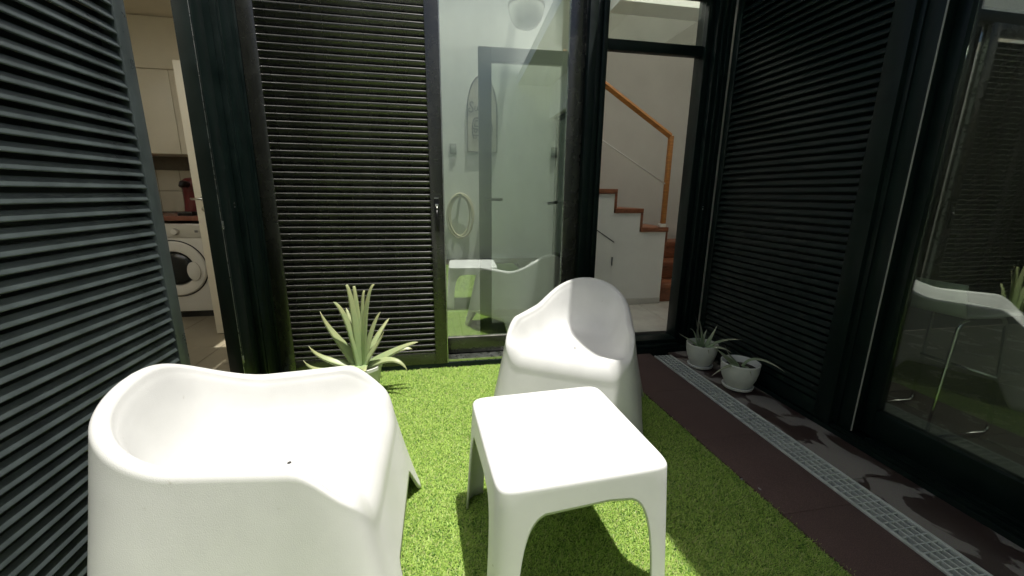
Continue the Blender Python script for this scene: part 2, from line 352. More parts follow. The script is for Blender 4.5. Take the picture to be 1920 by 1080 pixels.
# back shutter: slats fall inwards, only their rounded noses catch the sun
prof_in = nose(.0082, -.0082, .0082, math.radians(235), math.radians(55), 10) + [(.034, -.044), (.029, -.047)]
prof_out = [(0, -.019)] + nose(.0022, -.0212, .0022, math.radians(180), math.radians(290), 4) + [(.010, -.0215), (.0155, -.001), (.050, .000), (.054, .0385), (.050, .0390), (.047, .0035), (.012, .003)]
zb = [1.113+.0408*k for k in range(-24, 32) if .125 < 1.113+.0408*k < 2.42]
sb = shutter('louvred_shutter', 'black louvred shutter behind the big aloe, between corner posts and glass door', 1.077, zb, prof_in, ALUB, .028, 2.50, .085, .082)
sb.location = (-1.03, 2.685, 0)
zl = [1.757-.0407*k for k in range(-16, 40)]; zl = [z for z in zl if .14 < z < 2.38]
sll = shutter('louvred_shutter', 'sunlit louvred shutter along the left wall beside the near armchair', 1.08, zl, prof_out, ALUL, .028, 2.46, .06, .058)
sll.location = (-1.0, .65, 0); sll.rotation_euler = (0, 0, math.radians(90))       # local x -> +y, local y -> -x
zr = [.15+.0407*k for k in range(56)]; zr = [z for z in zr if z < 2.40]
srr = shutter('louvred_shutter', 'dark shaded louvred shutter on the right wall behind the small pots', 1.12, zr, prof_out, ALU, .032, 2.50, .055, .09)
srr.location = (2.005, 2.69, 0); srr.rotation_euler = (0, 0, math.radians(-90))     # local x -> -y, local y -> +x
# back shutter's lock handle, and a bare strip added for the edge's sun glint
h = MB().box(1.018, 1.050, -.010, -.0005, .955, 1.178).build('lock_plate', BLKPL, sb, bevel=.003)
MB().box(1.020, 1.048, -.018, -.011, 1.168, 1.172).build('pull_lip', BARE, h, bevel=.001)
MB().box(1.024, 1.046, -.016, -.011, 1.118, 1.134).build('latch', BARE, h, bevel=.003)
MB().lathe([(0, 0), (.006, 0), (.007, .004), (.005, .006), (0, .006)], 16).build('cylinder_lock', BARE, h, smooth='auto').matrix_local = Matrix.Translation((1.036, -.011, 1.108)) @ Matrix.Rotation(math.radians(90), 4, 'X')
MB().tube([(1.034, -.012, 1.095), (1.035, -.022, 1.06), (1.036, -.022, 1.0), (1.036, -.012, .965)], .006, 8).build('grip', BLKPL, h, smooth=True)
bx('edge_strip', BARE, 1.0775, 1.0815, .006, .030, .03, 2.49, sb, bevel=0)

# corner posts of the left opening (stacked sliding frames)
def posts(name, label, cat, boxes, mt, extra=()):
    r = tag(empty(name), label, cat)
    for b in boxes: bx('frame_profile', mt, *b, parent=r, bevel=.0025)
    for m2, nm, b in extra: bx(nm, m2, *b, parent=r, bevel=.001)
    return r
posts('door_frame', 'dark stacked sliding frames in the left corner beside the laundry opening', 'door frame', [
    (-1.075, -1.010, 2.155, 2.180, .03, 2.46), (-1.080, -1.022, 2.183, 2.205, .03, 2.46), (-1.080, -1.030, 2.208, 2.320, .03, 2.46),
    (-1.083, -1.052, 2.323, 2.440, .03, 2.46), (-1.080, -1.026, 2.443, 2.462, .03, 2.46), (-1.082, -1.040, 2.465, 2.485, .03, 2.46),
    (-1.081, -1.030, 2.488, 2.600, .03, 2.46), (-1.083, -1.045, 2.603, 2.684, .03, 2.46), (-1.092, -1.0315, 2.686, 2.90, .0305, 2.519), (-1.09, -1.01, 1.26, 2.684, -.08, .027)], ALU,
    [(BARE, 'latch', (-1.0095, -1.006, 2.160, 2.170, 1.02, 1.06)), (BARE, 'latch', (-1.0095, -1.006, 2.160, 2.170, .33, .37)),
     (BARE, 'screw', (-1.0515, -1.0495, 2.40, 2.412, 1.13, 1.142)), (BARE, 'screw', (-1.0515, -1.0495, 2.40, 2.412, 1.115, 1.123)), (BARE, 'edge_strip', (-1.0095, -1.0085, 2.156, 2.159, .04, 2.4))])

# ------------------------------------------------------------------ back doors
gd = tag(empty('sliding_glass_door', (.05, 2.77, 0)), 'sliding glass door with dark frame right of the black shutter', 'glass door')
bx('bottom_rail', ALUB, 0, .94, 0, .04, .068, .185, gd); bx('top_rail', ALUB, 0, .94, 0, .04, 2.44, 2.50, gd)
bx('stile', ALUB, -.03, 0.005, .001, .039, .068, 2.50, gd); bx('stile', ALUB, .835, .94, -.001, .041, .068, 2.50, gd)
bx('pane', GLASS, .0055, .8345, .017, .023, .1855, 2.4395, gd, bevel=0)
sill = posts('door_track', 'ribbed metal track at the foot of the back doors', 'door track', [(-1.03, 2.0, 2.690, 2.90, -.11, .030)], ALU)
for k, y in enumerate((2.700, 2.716, 2.732, 2.748, 2.764, 2.80, 2.84)):
    bx('track_rib', BARE if k < 5 else ALU, .055, 1.10, y-.0025, y+.0025, .0305, .052+.002*k, sill, bevel=.0008)
bx('threshold', ALU, 1.125, 1.855, 2.74, 2.87, .0305, .088, sill); bx('threshold', ALU, 1.125, 1.855, 2.697, 2.735, .0305, .06, sill)
pst = posts('door_frame', 'dark post, transom and jamb framing the open doorway to the stairs', 'door frame', [
    (.995, 1.05, 2.722, 2.86, .031, 2.52), (1.053, 1.085, 2.735, 2.86, .0315, 2.52), (1.088, 1.122, 2.715, 2.87, .031, 2.52),
    (1.86, 1.905, 2.78, 2.90, .031, 2.52), (1.908, 1.935, 2.735, 2.90, .0315, 2.52), (1.938, 1.965, 2.715, 2.90, .031, 2.52), (1.968, 2.0, 2.70, 2.90, .0315, 2.52),
    (1.1225, 1.8595, 2.80, 2.85, 2.146, 2.212), (-1.03, 2.0, 2.735, 2.90, 2.521, 2.60)], ALU)
bx('transom_pane', GLASS2, 1.1225, 1.8595, 2.822, 2.827, 2.2125, 2.5205, pst, bevel=0)
MB().box(1.936, 1.940, 2.7135, 2.717, 1.10, 1.112).build('screw', BARE, pst); MB().box(1.936, 1.940, 2.7135, 2.717, 1.12, 1.128).build('screw', BARE, pst)

sh_ = MB().box(.842, .866, .0415, .050, 1.05, 1.22).build('handle', BLKPL, gd, bevel=.003)
MB().tube([(.854, .05, 1.15), (.854, .085, 1.15), (.845, .09, 1.15), (.745, .10, 1.135)], .011, 10).build('lever', BLKPL, sh_, smooth=True)
# inner hinged glass leaf, standing slightly ajar behind the sliding door
ind = tag(empty('hinged_glass_door', (.985, 2.945, 0), math.radians(-3.2)), 'grey framed hinged glass door with lever handle, seen through the sliding door', 'glass door')
bx('stile', STEM, -.675, -.585, 0, .045, .112, 2.165, ind); bx('stile', STEM, -.09, 0, 0, .045, .112, 2.165, ind)
bx('top_rail', STEM, -.5845, -.0905, .001, .044, 2.075, 2.164, ind); bx('bottom_rail', STEM, -.5845, -.0905, .001, .044, .113, .21, ind)
bx('pane', GLASS2, -.5845, -.0905, .019, .025, .2105, 2.0745, ind, bevel=0)
hd = MB().box(-.640, -.612, -.009, -.0003, 1.06, 1.21).build('handle', BLKPL, ind, bevel=.003)
MB().tube([(-.626, -.009, 1.16), (-.626, -.045, 1.16), (-.615, -.05, 1.16), (-.51, -.05, 1.16)], .010, 10).build('lever', BLKPL, hd, smooth=True)

# ------------------------------------------------------------------ hall and staircase inside
def floor(name, x0, x1, y0, y1, z, mt, nx, ny, gmat=GROUT):
    o = bx(name, gmat, x0, x1, y0, y1, z-.2, z-.004, bevel=0); o['kind'] = 'structure'
    sx, sy = (x1-x0)/nx, (y1-y0)/ny
    me = MB().box(-sx/2+.002, sx/2-.002, -sy/2+.002, sy/2-.002, -.0038, 0).mesh('floor_tile', mt, bevel=.001, bseg=1)
    for i in range(nx):
        for j in range(ny): link('floor_tile', me, None, o, (x0+(i+.5)*sx, y0+(j+.5)*sy, z+random.uniform(-.0004, .0004)))
    return o
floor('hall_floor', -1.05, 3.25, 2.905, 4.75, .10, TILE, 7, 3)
wall('hall_wall', 'white hall wall carrying the surfboard sign and the hose', [(-1.05, 1.115, 3.72, 3.80, .1, 2.8)])
wall('hall_wall', 'grey wall rising behind the staircase', [(1.12, 3.2, 4.75, 4.85, .1, 4.6), (3.2, 3.3, 2.9, 4.85, .1, 4.6), (1.02, 1.115, 3.805, 4.85, .1, 4.6), (1.12, 3.2, 3.68, 3.72, 2.85, 4.6)], PLASTG)
wall('hall_wall', 'white partition between hall and laundry', [(-1.13, -1.055, 2.905, 4.65, .1, 2.62)])
wall('hall_wall', 'white partition between hall and right-hand room', [(2.07, 3.2, 2.74, 2.9, .0, 2.528)])
cl = bx('hall_glazing_bar', WHITEL, .68, .73, 2.89, 3.715, 2.69, 2.79, bevel=0); cl['kind'] = 'structure'
skylight('frosted skylight added to light the foot of the stairs', 1.505, 3.2, 2.89, 3.43, 2.80)
cl = bx('hall_ceiling', PLAST, 1.505, 3.2, 3.435, 3.675, 2.72, 2.82, bevel=0); cl['kind'] = 'structure'
skylight('clear skylight strip added to light the hall wall', -1.05, 1.50, 3.455, 3.675, 2.80, CLEAR)
skylight('frosted skylight added to light the hall', -1.05, 1.50, 2.89, 3.45, 2.80)
skylight('frosted skylight over the staircase', 1.10, 3.25, 3.70, 4.80, 4.601)

st = tag(empty('staircase', (0, 3.72, 0)), 'white sided staircase with red-brown wooden treads seen through the open doorway', 'staircase')
tops = [.89, 1.075, 1.257, 1.44, 1.623, 1.806, 1.99]; xl = [1.995, 1.71, 1.425, 1.14, .86, .58, .30]
poly = [(2.27, .101)]
for zt, xa in zip(tops[:4], xl[:4]): poly += [(xa+.272 if xa > 1.9 else xa+.272, zt-.046), (xa-.013, zt-.046)]
poly[1] = (2.27, tops[0]-.046)
pp = [(2.27, .101), (2.27, tops[0]-.046)]
for k in range(4):
    x_next = xl[k]-.013 if k < 3 else 1.118
    pp.append((x_next, tops[k]-.046))
    if k < 3: pp.append((x_next, tops[k+1]-.046))
pp.append((1.118, .101))
MB().prism(pp, 'y', .0, .05).build('side_panel', WHITEL, st)
for k in range(4):
    bx('tread', WOODR, max(xl[k], 1.119), xl[k]+.295, -.015, .99, tops[k]-.045, tops[k], st, bevel=.004)
    if k < 3: bx('riser', WOODR, xl[k]-.0125, xl[k]+.012, -.006, .985, tops[k]+.0005, tops[k+1]-.0455, st, bevel=.001)
bx('riser', WOODR, 2.271, 2.288, -.006, .985, .66, tops[0]-.0455, st, bevel=.001)
for k, (ya, za) in enumerate(((.06, .285), (.36, .47), (.66, .66))):           # lower steps turning the corner
    bx('riser', WOODR, 2.29, 3.19, ya, ya+.02, .101 if k == 0 else (.285, .47)[k-1], za-.04, st, bevel=.001)
    bx('tread', WOODR, 2.2895, 3.19, ya-.02, ya+.30 if k < 2 else 1.02, za-.0395, za, st, bevel=.003)
bx('skirting', mat('skirting_tile', (.55, .54, .48), .3, noise=.05), 1.12, 2.268, -.010, -.0005, .101, .165, st, bevel=.002)
cd = MB().prism([(1.20, .17), (1.713, .17), (1.713, .742), (1.35, .975), (1.20, .975)], 'y', -.008, -.0006).build('cupboard_door', WHITEL, st, bevel=.001, bseg=1)
MB().tube([(1.350, -.009, .982), (1.716, -.009, .747)], .004, 6).build('shadow_bead', INK, cd)
bx('handle', STEM, 1.700, 1.709, -.022, -.0085, .515, .600, cd)
MB().tube([(1.13, .02, 2.418), (2.236, .02, 1.755)], .026, 4, flat=(1.1, .95)).build('handrail', WOOD, st)
MB().box(2.222, 2.262, 0.0, .042, .891, 1.757).build('newel_post', WOOD, st, bevel=.003)
bx('post_foot', WHITEL, 2.205, 2.262, -.004, .048, .8905, .925, st)
MB().tube([(1.13, .02, 1.93), (2.222, .02, 1.315)], .007, 8).build('lower_rail', WHITEL, st, smooth=True)

# hall fittings ---------------------------------------------------------------
lamp = tag(empty('ceiling_lamp', (.706, 3.30, 2.69)), 'round white glass bowl lamp on the hall ceiling above the glass door', 'lamp')
MB().lathe([(0, -.285), (.045, -.282), (.085, -.262), (.113, -.225), (.128, -.18), (.133, -.15), (.131, -.135), (.125, -.133)], 48).build('glass_bowl', OPAL, lamp, smooth=True)
MB().lathe([(.137, -.136), (.139, -.128), (.137, -.120), (.06, -.115), (.05, 0), (0, 0)], 48).build('mount', mat('grey_mount', (.30, .32, .29), .4), lamp, smooth='auto')

sg = tag(empty('surfboard_sign', (.4175, 3.7185, 1.555)), 'white surfboard-shaped wooden sign with black script and van drawing on the hall wall', 'sign')
def board(w, h0, inset):
    pts = [(-w+inset, inset), (w-inset, inset)]
    for k in range(0, 25):
        t = k/24; a = math.pi*t; x = (w-inset)*math.cos(a); z = h0+(.625-h0-inset)*math.sin(a)**.85; pts.append((x, z))
    return pts
MB().prism(board(.134, .30, 0), 'y', -.012, -.0005).build('board', SIGNW, sg)
ring = board(.134, .30, .006); MB().tube([(x, -.0125, z) for x, z in ring], .0045, 5, closed=True).build('border', INK, sg)
strokes = [[(-.075, .400), (-.086, .412), (-.100, .405), (-.104, .388), (-.092, .372), (-.078, .356), (-.080, .335), (-.098, .326), (-.114, .336)],
           [(-.114, .336), (-.118, .352), (-.104, .360)],
           [(-.060, .375), (-.064, .350), (-.056, .338), (-.044, .345), (-.038, .375), (-.038, .350), (-.030, .340)],
           [(-.020, .375), (-.018, .340), (-.016, .360), (-.004, .374), (.004, .368)],
           [(.020, .330), (.034, .360), (.040, .410), (.032, .420), (.026, .395), (.026, .345), (.034, .318), (.046, .345), (.058, .352)]]
sc_ = MB()
for q in strokes: sc_.tube([(x, -.0125, z) for x, z in q], .004, 5)
sc_.build('script_lettering', INK, sg)
van = MB()
for q in ([(-.085, .14), (-.088, .20), (-.078, .265), (-.060, .282), (.060, .282), (.078, .265), (.088, .20), (.085, .14), (-.085, .14)],
          [(-.068, .215), (-.060, .258), (.060, .258), (.068, .215), (-.068, .215)], [(0, .215), (0, .258)],
          [(-.088, .20), (-.04, .19), (0, .150), (.04, .19), (.088, .20)],
          [(-.078, .14), (-.078, .115), (-.055, .115), (-.055, .14)], [(.078, .14), (.078, .115), (.055, .115), (.055, .14)]):
    van.tube([(x, -.0125, z) for x, z in q], .004, 5)
for s in (-1, 1): van.tube([(s*.058+.013*math.cos(k*math.pi/5), -.0125, .178+.013*math.sin(k*math.pi/5)) for k in range(10)], .004, 5, closed=True)
van.build('van_drawing', INK, sg)

hose = tag(empty('hose_coil', (.215, 3.70, 1.20)), 'coiled tan garden hose hanging on the hall wall', 'hose')
pts = []
for k in range(5*28):
    t = k/28; a = 2*math.pi*t+math.pi/2; wob = 1+.10*math.sin(t*2.3)
    pts.append((.105*math.cos(a)*wob+.012*math.sin(t*5), -.008-.004*(t % 2), -.20+.19*math.sin(a)*(1-.04*math.sin(t*3.1)) + .012*math.cos(t*4)))
MB().tube(pts, .0075, 6).build('tubing', HOSE, hose, smooth=True)
bx('hook', STEM, -.012, .012, -.03, .0185, -.02, .0, hose)
for x, z, lb in ((.163, 1.577, 'grey wall switch beside the hose and left of the surfboard sign'), (1.075, 1.573, 'grey wall switch near the end of the hall wall by the stairs')):
    s_ = tag(empty('wall_switch', (x, 3.7195, z)), lb, 'switch', 'wall switches in the hall')
    bx('plate', GSEAL, -.028, .028, -.010, 0, -.045, .045, s_); bx('rocker', mat('rocker_grey', (.33, .35, .31), .4), -.017, .017, -.015, -.0105, -.030, .030, s_)

# ------------------------------------------------------------------ laundry room through the left opening
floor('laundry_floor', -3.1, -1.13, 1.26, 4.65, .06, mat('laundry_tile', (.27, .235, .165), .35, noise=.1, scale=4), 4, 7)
wall('laundry_wall', 'cream back wall of the laundry', [(-3.1, -1.13, 4.65, 4.75, .06, 2.62)], PLASTW)
wall('laundry_wall', 'cream side walls of the laundry', [(-3.2, -3.105, 1.26, 4.75, .06, 2.62), (-3.2, -1.255, 1.16, 1.255, .06, 2.62)], PLASTW)
cl = bx('laundry_ceiling', PLASTW, -3.2, -1.255, 2.7, 4.64, 2.625, 2.75, bevel=0); cl['kind'] = 'structure'
skylight('frosted skylight added to light the laundry', -3.2, -1.255, 1.17, 2.69, 2.70)
wm = tag(empty('washing_machine', (-2.30, 4.02, .06)), 'white front-loading washing machine with round dark door under the counter', 'washing machine')
bx('body', ENAM, -.30, .30, 0, .56, .06, .86, wm, bevel=.012); bx('plinth', BLKPL, -.29, .29, .03, .55, 0, .0595, wm)
bx('control_panel', mat('panel_enamel', (.60, .58, .50), .3), -.298, .298, -.008, -.0005, .735, .85, wm, bevel=.004)
def ring_at(name, prof, m_, par, loc, **k):
    o = MB().lathe(prof, 56).build(name, m_, par, smooth='auto'); o.matrix_local = Matrix.Translation(loc) @ Matrix.Rotation(math.radians(90), 4, 'X'); return o
dr = ring_at('door_ring', [(.245, -.004), (.247, .006), (.238, .018), (.205, .024), (.160, .016), (.150, .0), (.150, -.004)], ENAM, wm, (.0, -.002, .46))
ring_at('seal', [(.256, .0), (.257, .004), (.249, .005), (.247, .0)], BLKPL, wm, (.0, -.0005, .46))
gl = MB().lathe([(.149, .0), (.140, .012), (.10, .028), (.05, .034), (0, .035)], 48).build('door_glass', DGLASS, wm, smooth=True); gl.matrix_local = Matrix.Translation((0, -.003, .46)) @ Matrix.Rotation(math.radians(90), 4, 'X')
hp = MB().lathe([(0, 0), (.07, 0), (.07, .012), (.06, .016), (0, .016)], 32).build('door_handle', ENAM, wm, smooth='auto'); hp.matrix_local = Matrix.Translation((.155, -.026, .44)) @ Matrix.Rotation(math.radians(90), 4, 'X') @ Matrix.Diagonal((.75, 1.2, 1, 1))
ring_at('dial', [(0, .03), (.024, .028), (.028, .0), (.032, .0)], ENAM, wm, (.05, -.0085, .79)); bx('drawer', mat('drawer_enamel', (.62, .60, .52), .3), -.28, -.10, -.014, -.0085, .75, .84, wm, bevel=.003)
bx('button', GSEAL, .20, .225, -.014, -.0085, .78, .80, wm)
ct = tag(bx('countertop', mat('terracotta_worktop', (.22, .085, .055), .35, noise=.15, scale=30), -3.1, -1.135, 3.99, 4.648, .945, .985), 'red-brown worktop above the washing machine', 'worktop')
bs = wall('tiled_wall', 'cream tiled splashback above the worktop', [(-3.1, -1.135, 4.630, 4.648, .9855, 1.52)], GROUT)
tm = MB().box(-.098, .098, -.006, 0, -.098, .098).mesh('wall_tile', WTILE, bevel=.002, bseg=1)
for i in range(9):
    for j in range(2): link('wall_tile', tm, None, bs, (-2.97+.2*i, 4.6295, 1.095+.2*j))
wc = tag(empty('wall_cabinet', (-2.35, 4.30, 1.52)), 'cream wall cabinet above the worktop', 'cabinet')
bx('carcass', CREAML, -.75, .95, .02, .345, 0, .70, wc)
for k in range(4): bx('cabinet_door', CREAML, -.748+.425*k, -.748+.425*k+.421, 0, .0195, .002, .698, wc, bevel=.003)
bx('soffit', PLASTW, -.75, 1.2, -.02, .345, .7005, 1.10, wc)
cm = tag(empty('coffee_maker', (-2.165, 4.20, .985)), 'dark red coffee maker on the worktop beside the white door', 'coffee maker')
MB().lathe([(.0, 0), (.075, 0), (.078, .02), (.070, .10), (.066, .22), (.072, .26), (.066, .30), (.04, .325), (0, .33)], 32).build('body', REDPL, cm, smooth=True)
bx('base', BLKPL, -.06, .06, -.17, -.076, 0, .035, cm, bevel=.006); MB().tube([(0, -.05, .27), (0, -.13, .275), (0, -.15, .25)], [.03, .026, .02], 12).build('spout', BLKPL, cm, smooth=True)
idr = tag(empty('panel_door', (-1.13, 3.50, .065), math.radians(0)), 'cream interior door standing ajar beside the washing machine', 'door')
bx('leaf', CREAML, -.665, -.01, 0, .04, 0, 2.03, idr, bevel=.003)
ha = ring_at('handle', [(0, .008), (.024, .008), (.026, 0)], CHROME, idr, (-.60, -.0005, 1.075)); MB().tube([(0, 0, 0), (0, 0, .04)], .008, 8).build('spindle', CHROME, ha, smooth='auto')
MB().tube([(-.07, 0, .045), (.0, 0, .045), (.04, 0, .04)], .009, 8).build('lever', CHROME, ha, smooth=True)
ring_at('key_rosette', [(0, .007), (.022, .007), (.025, 0)], CHROME, idr, (-.605, -.0005, 1.0))

# ------------------------------------------------------------------ right-hand room behind the sliding window
rw = tag(empty('sliding_window', (2.09, 1.50, 0)), 'dark framed sliding glass door on the right reflecting the courtyard', 'glass door')
bx('stile', ALU, -.055, .0, -.025, .045, .045, 2.50, rw); bx('edge_strip', GSEAL, -.058, -.0552, -.031, -.025, .05, 2.49, rw, bevel=0)
bx('stile', ALU, .0, .055, -.075, .0, .046, 2.49, rw); bx('jamb', ALU, -.06, .05, .047, .115, .046, 2.50, rw); bx('bottom_rail', ALU, .0005, .0545, -3.0, -.0755, .046, .180, rw); bx('top_rail', ALU, .0005, .0545, -3.0, -.0755, 2.42, 2.49, rw)
bx('pane', GLASSR, .024, .030, -2.95, -.0755, .1805, 2.4195, rw, bevel=0); bx('far_stile', ALU, 0, .055, -3.08, -3.0005, .046, 2.49, rw)
trk = posts('window_track', 'dark ribbed track below the right-hand sliding glass door', 'door track', [(1.999, 2.155, -1.9, 2.686, -.11, .024)], ALU)
for k, x in enumerate((2.012, 2.030, 2.062, 2.078, 2.098, 2.118)):
    bx('track_rib', ALU, x-.003, x+.003, -1.9, 1.56 if x < 2.06 else 1.42, .0245, .044, trk, bevel=.001)
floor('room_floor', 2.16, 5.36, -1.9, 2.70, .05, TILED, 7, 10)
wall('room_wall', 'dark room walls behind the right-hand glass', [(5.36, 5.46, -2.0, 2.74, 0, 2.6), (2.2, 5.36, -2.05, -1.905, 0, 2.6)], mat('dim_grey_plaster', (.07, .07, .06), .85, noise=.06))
cl = bx('room_ceiling', PLAST, 2.225, 5.0, -2.05, 2.735, 2.61, 2.72, bevel=0); cl['kind'] = 'structure'
skylight('frosted skylight added to light the right-hand room', 5.0, 5.46, -2.05, 2.735, 2.65)
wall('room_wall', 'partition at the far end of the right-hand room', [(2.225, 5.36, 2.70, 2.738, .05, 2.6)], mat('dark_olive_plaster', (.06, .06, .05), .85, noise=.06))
bs_ = tag(empty('counter_stool', (2.50, 1.50, .05)), 'white counter stool with chrome sled legs inside the right-hand room', 'stool')
sp = []
for k in range(17):
    t = k/16
    sp.append((.20-.36*min(1, t/.62), .62+.006*math.cos(t*9)) if t < .62 else (-.16-.055*math.sin((t-.62)/.38*1.2), .62+.155*((t-.62)/.38)**1.15))
b = MB(); W = .17
for side in (0, 1):
    pass
n = len(sp); vv = []
for j in range(9):
    y = -W+2*W*j/8; dip = .012*(1-(y/W)**2)
    for x, z in sp: b.v.append((x, y, z-dip*(1 if x > -.16 else .2)))
for j in range(8):
    for k in range(n-1): b.f.append((j*n+k, j*n+k+1, (j+1)*n+k+1, (j+1)*n+k))
ob = b.build('seat_shell', WPT, bs_, smooth=True); md = ob.modifiers.new('thick', 'SOLIDIFY'); md.thickness = .012
for s in (-1, 1):
    y = s*.145; yf = s*.165
    MB().tube([(-.10, y, .600), (-.135, y, .592), (-.15, y, .56), (-.205, yf, .05), (-.205, yf, .025), (-.185, yf, .0115), (.16, yf, .0115), (.185, yf, .025), (.185, yf, .06), (.14, y, .56), (.125, y, .595), (.10, y, .600)], .0095, 10).build('leg', CHROME, bs_, smooth=True)
MB().tube([(.155, -.16, .30), (.155, .16, .30)], .008, 8).build('footrest', CHROME, bs_, smooth=True)

# ------------------------------------------------------------------ moulded armchair
def sstep(a, b, x):
    t = np.clip((x-a)/(b-a), 0, 1); return t*t*(3-2*t)
def sel(th, a, b, n):
    c, s = np.cos(th), np.sin(th)
    return a*np.sign(c)*np.abs(c)**(2/n), b*np.sign(s)*np.abs(s)**(2/n)
def armchair_mesh():
    N = 224; th = np.linspace(0, 2*np.pi, N, endpoint=False) - np.pi/2
    a, b = .298, .366
    cth, sth = np.cos(th), np.sin(th); ne = np.where(sth < 0, 7.0, 4.1)
    rx = a*np.sign(cth)*np.abs(cth)**(2/ne); bb = np.where(sth < 0, .322, b); ry = bb*np.sign(sth)*np.abs(sth)**(2/ne); u, v = rx/a, ry/bb
    rx = rx*(1-.145*v)
    bx_, by_ = sel(th, .405, .408, 6.0); bx_ = bx_*(1-.05*by_/.408)
    back = sstep(.33, 1.0, v)*(1-.70*u*u); front = sstep(.45, 1.06, -v)
    rz = .565 + .144*back - .136*front
    R = .022 + .085*sstep(.70, .95, front)*sstep(1.0, .70, np.abs(u))
    ang = np.minimum(np.abs(bx_)/.405, np.abs(by_)/.408); arch = .15*(1-sstep(.50, .72, ang))
    rows = []
    for k in range(15):
        q = k/14; top = rz-R; z = arch + (top-arch)*q; t = z/top; s = t**.9
        rows.append((bx_+(rx-bx_)*s, by_+(ry-by_)*s, z))
    nx, ny = rx/np.hypot(rx, ry), ry/np.hypot(rx, ry)
    fn = np.clip(front/.90, 0, 1)**1.5; qe = math.pi*(1-.5*fn)          # full roll on arms and back, quarter roll at the front lip
    for k in range(1, 10):
        q = qe*k/9; d = R*(1-np.cos(q)); rows.append((rx-nx*d, ry-ny*d, rz-R+R*np.sin(q)))
    ix, iy, iz = rows[-1]; seat = .388
    cx, cy = 0, -.02
    G = [(.985, .965), (.965, .89), (.945, .79), (.92, .665), (.89, .535), (.855, .405), (.815, .29), (.77, .19), (.715, .112), (.65, .058), (.57, .022), (.48, .006), (.37, 0), (.25, 0), (.12, 0), (.03, 0)]
    for rho, gz in G:
        sz = seat - .012*(1-rho) + .030*np.clip(-iy/b, 0, 1)*rho**1.5
        ge = gz*(1-fn) + fn*(.35*gz+.65*np.clip((rho-.3)/.7, 0, 1)**1.6)
        rows.append((cx+(ix-cx)*rho, cy+(iy-cy)*rho, sz + (iz-sz)*ge))
    Rr = len(rows); V = np.stack([np.stack(r, 1) for r in rows]).reshape(-1, 3)
    F = []
    for k in range(Rr-1):
        for j in range(N): F.append((k*N+j, k*N+(j+1) % N, (k+1)*N+(j+1) % N, (k+1)*N+j))
    F.append(tuple((Rr-1)*N+j for j in range(N)))
    me = bpy.data.meshes.new('shell'); me.from_pydata(V.tolist(), [], F); me.update()
    bm = bmesh.new(); bm.from_mesh(me); bmesh.ops.recalc_face_normals(bm, faces=bm.faces); bm.to_mesh(me); bm.free()
    me.polygons.foreach_set('use_smooth', [True]*len(me.polygons)); me.materials.append(WPL)
    return me
shell = armchair_mesh()
def armchair(label, x, y, rz):
    r = tag(empty('armchair', (x, y, -.008), rz), label, 'armchair', 'white moulded armchairs on the turf')
    o = link('shell', shell, None, r); md = o.modifiers.new('thick', 'SOLIDIFY'); md.thickness = .011; md.offset = -1
    MB().lathe([(0, .0008), (.006, .0008), (.0065, 0)], 16).build('drain_hole', INK, r, loc=(.0, -.02, .3772))
    return r
armchair('white moulded armchair nearest the camera, beside the left shutter', -.500, 1.214, math.radians(89.5))
armchair('white moulded armchair facing the camera behind the side table', .745, 2.016, math.radians(-31))

# ------------------------------------------------------------------ side table
def table_mesh():
    N = 480; th = np.linspace(0, 2*np.pi, N, endpoint=False) - np.pi/2 + .0001
    H = .45; A = .259
    rx, ry = sel(th, A, A, 13); bx_, by_ = sel(th, .290, .290, 9)
    ang = np.minimum(np.abs(bx_), np.abs(by_))/.290
    arch = .372*np.clip(1-np.clip(ang/.72, 0, 1)**4.5, 0, 1)**(1/2.6)
    rows = []
    for k in range(10):
        q = k/9; z = arch + (H-.012-arch)*q; t = z/(H-.012); rows.append((bx_+(rx-bx_)*t, by_+(ry-by_)*t, z))
    for k in range(1, 5):
        q = math.pi/2*k/4; d = .012*(1-math.cos(q)); nx, ny = rx/np.hypot(rx, ry), ry/np.hypot(rx, ry); rows.append((rx-nx*d, ry-ny*d, np.full(N, H-.012+.012*math.sin(q))))
    for rho in (.9, .6, .3, .03): rows.append((rows[13][0]*rho, rows[13][1]*rho, np.full(N, H)))
    R_ = len(rows); V = np.stack([np.stack(r, 1) for r in rows]).reshape(-1, 3); F = []
    for k in range(R_-1):
        for j in range(N): F.append((k*N+j, k*N+(j+1) % N, (k+1)*N+(j+1) % N, (k+1)*N+j))
    F.append(tuple((R_-1)*N+j for j in range(N)))
    me = bpy.data.meshes.new('table_shell'); me.from_pydata(V.tolist(), [], F); me.update()
    bm = bmesh.new(); bm.from_mesh(me); bmesh.ops.recalc_face_normals(bm, faces=bm.faces); bm.to_mesh(me); bm.free()
    me.polygons.foreach_set('use_smooth', [True]*len(me.polygons)); me.set_sharp_from_angle(angle=math.radians(50)); me.materials.append(WPT)
    return me
tb = tag(empty('side_table', (.378, 1.150, -.006), math.radians(3)), 'square white plastic side table with arched legs in the foreground', 'table')
o = link('table_shell', table_mesh(), None, tb); md = o.modifiers.new('thick', 'SOLIDIFY'); md.thickness = .008; md.offset = -1

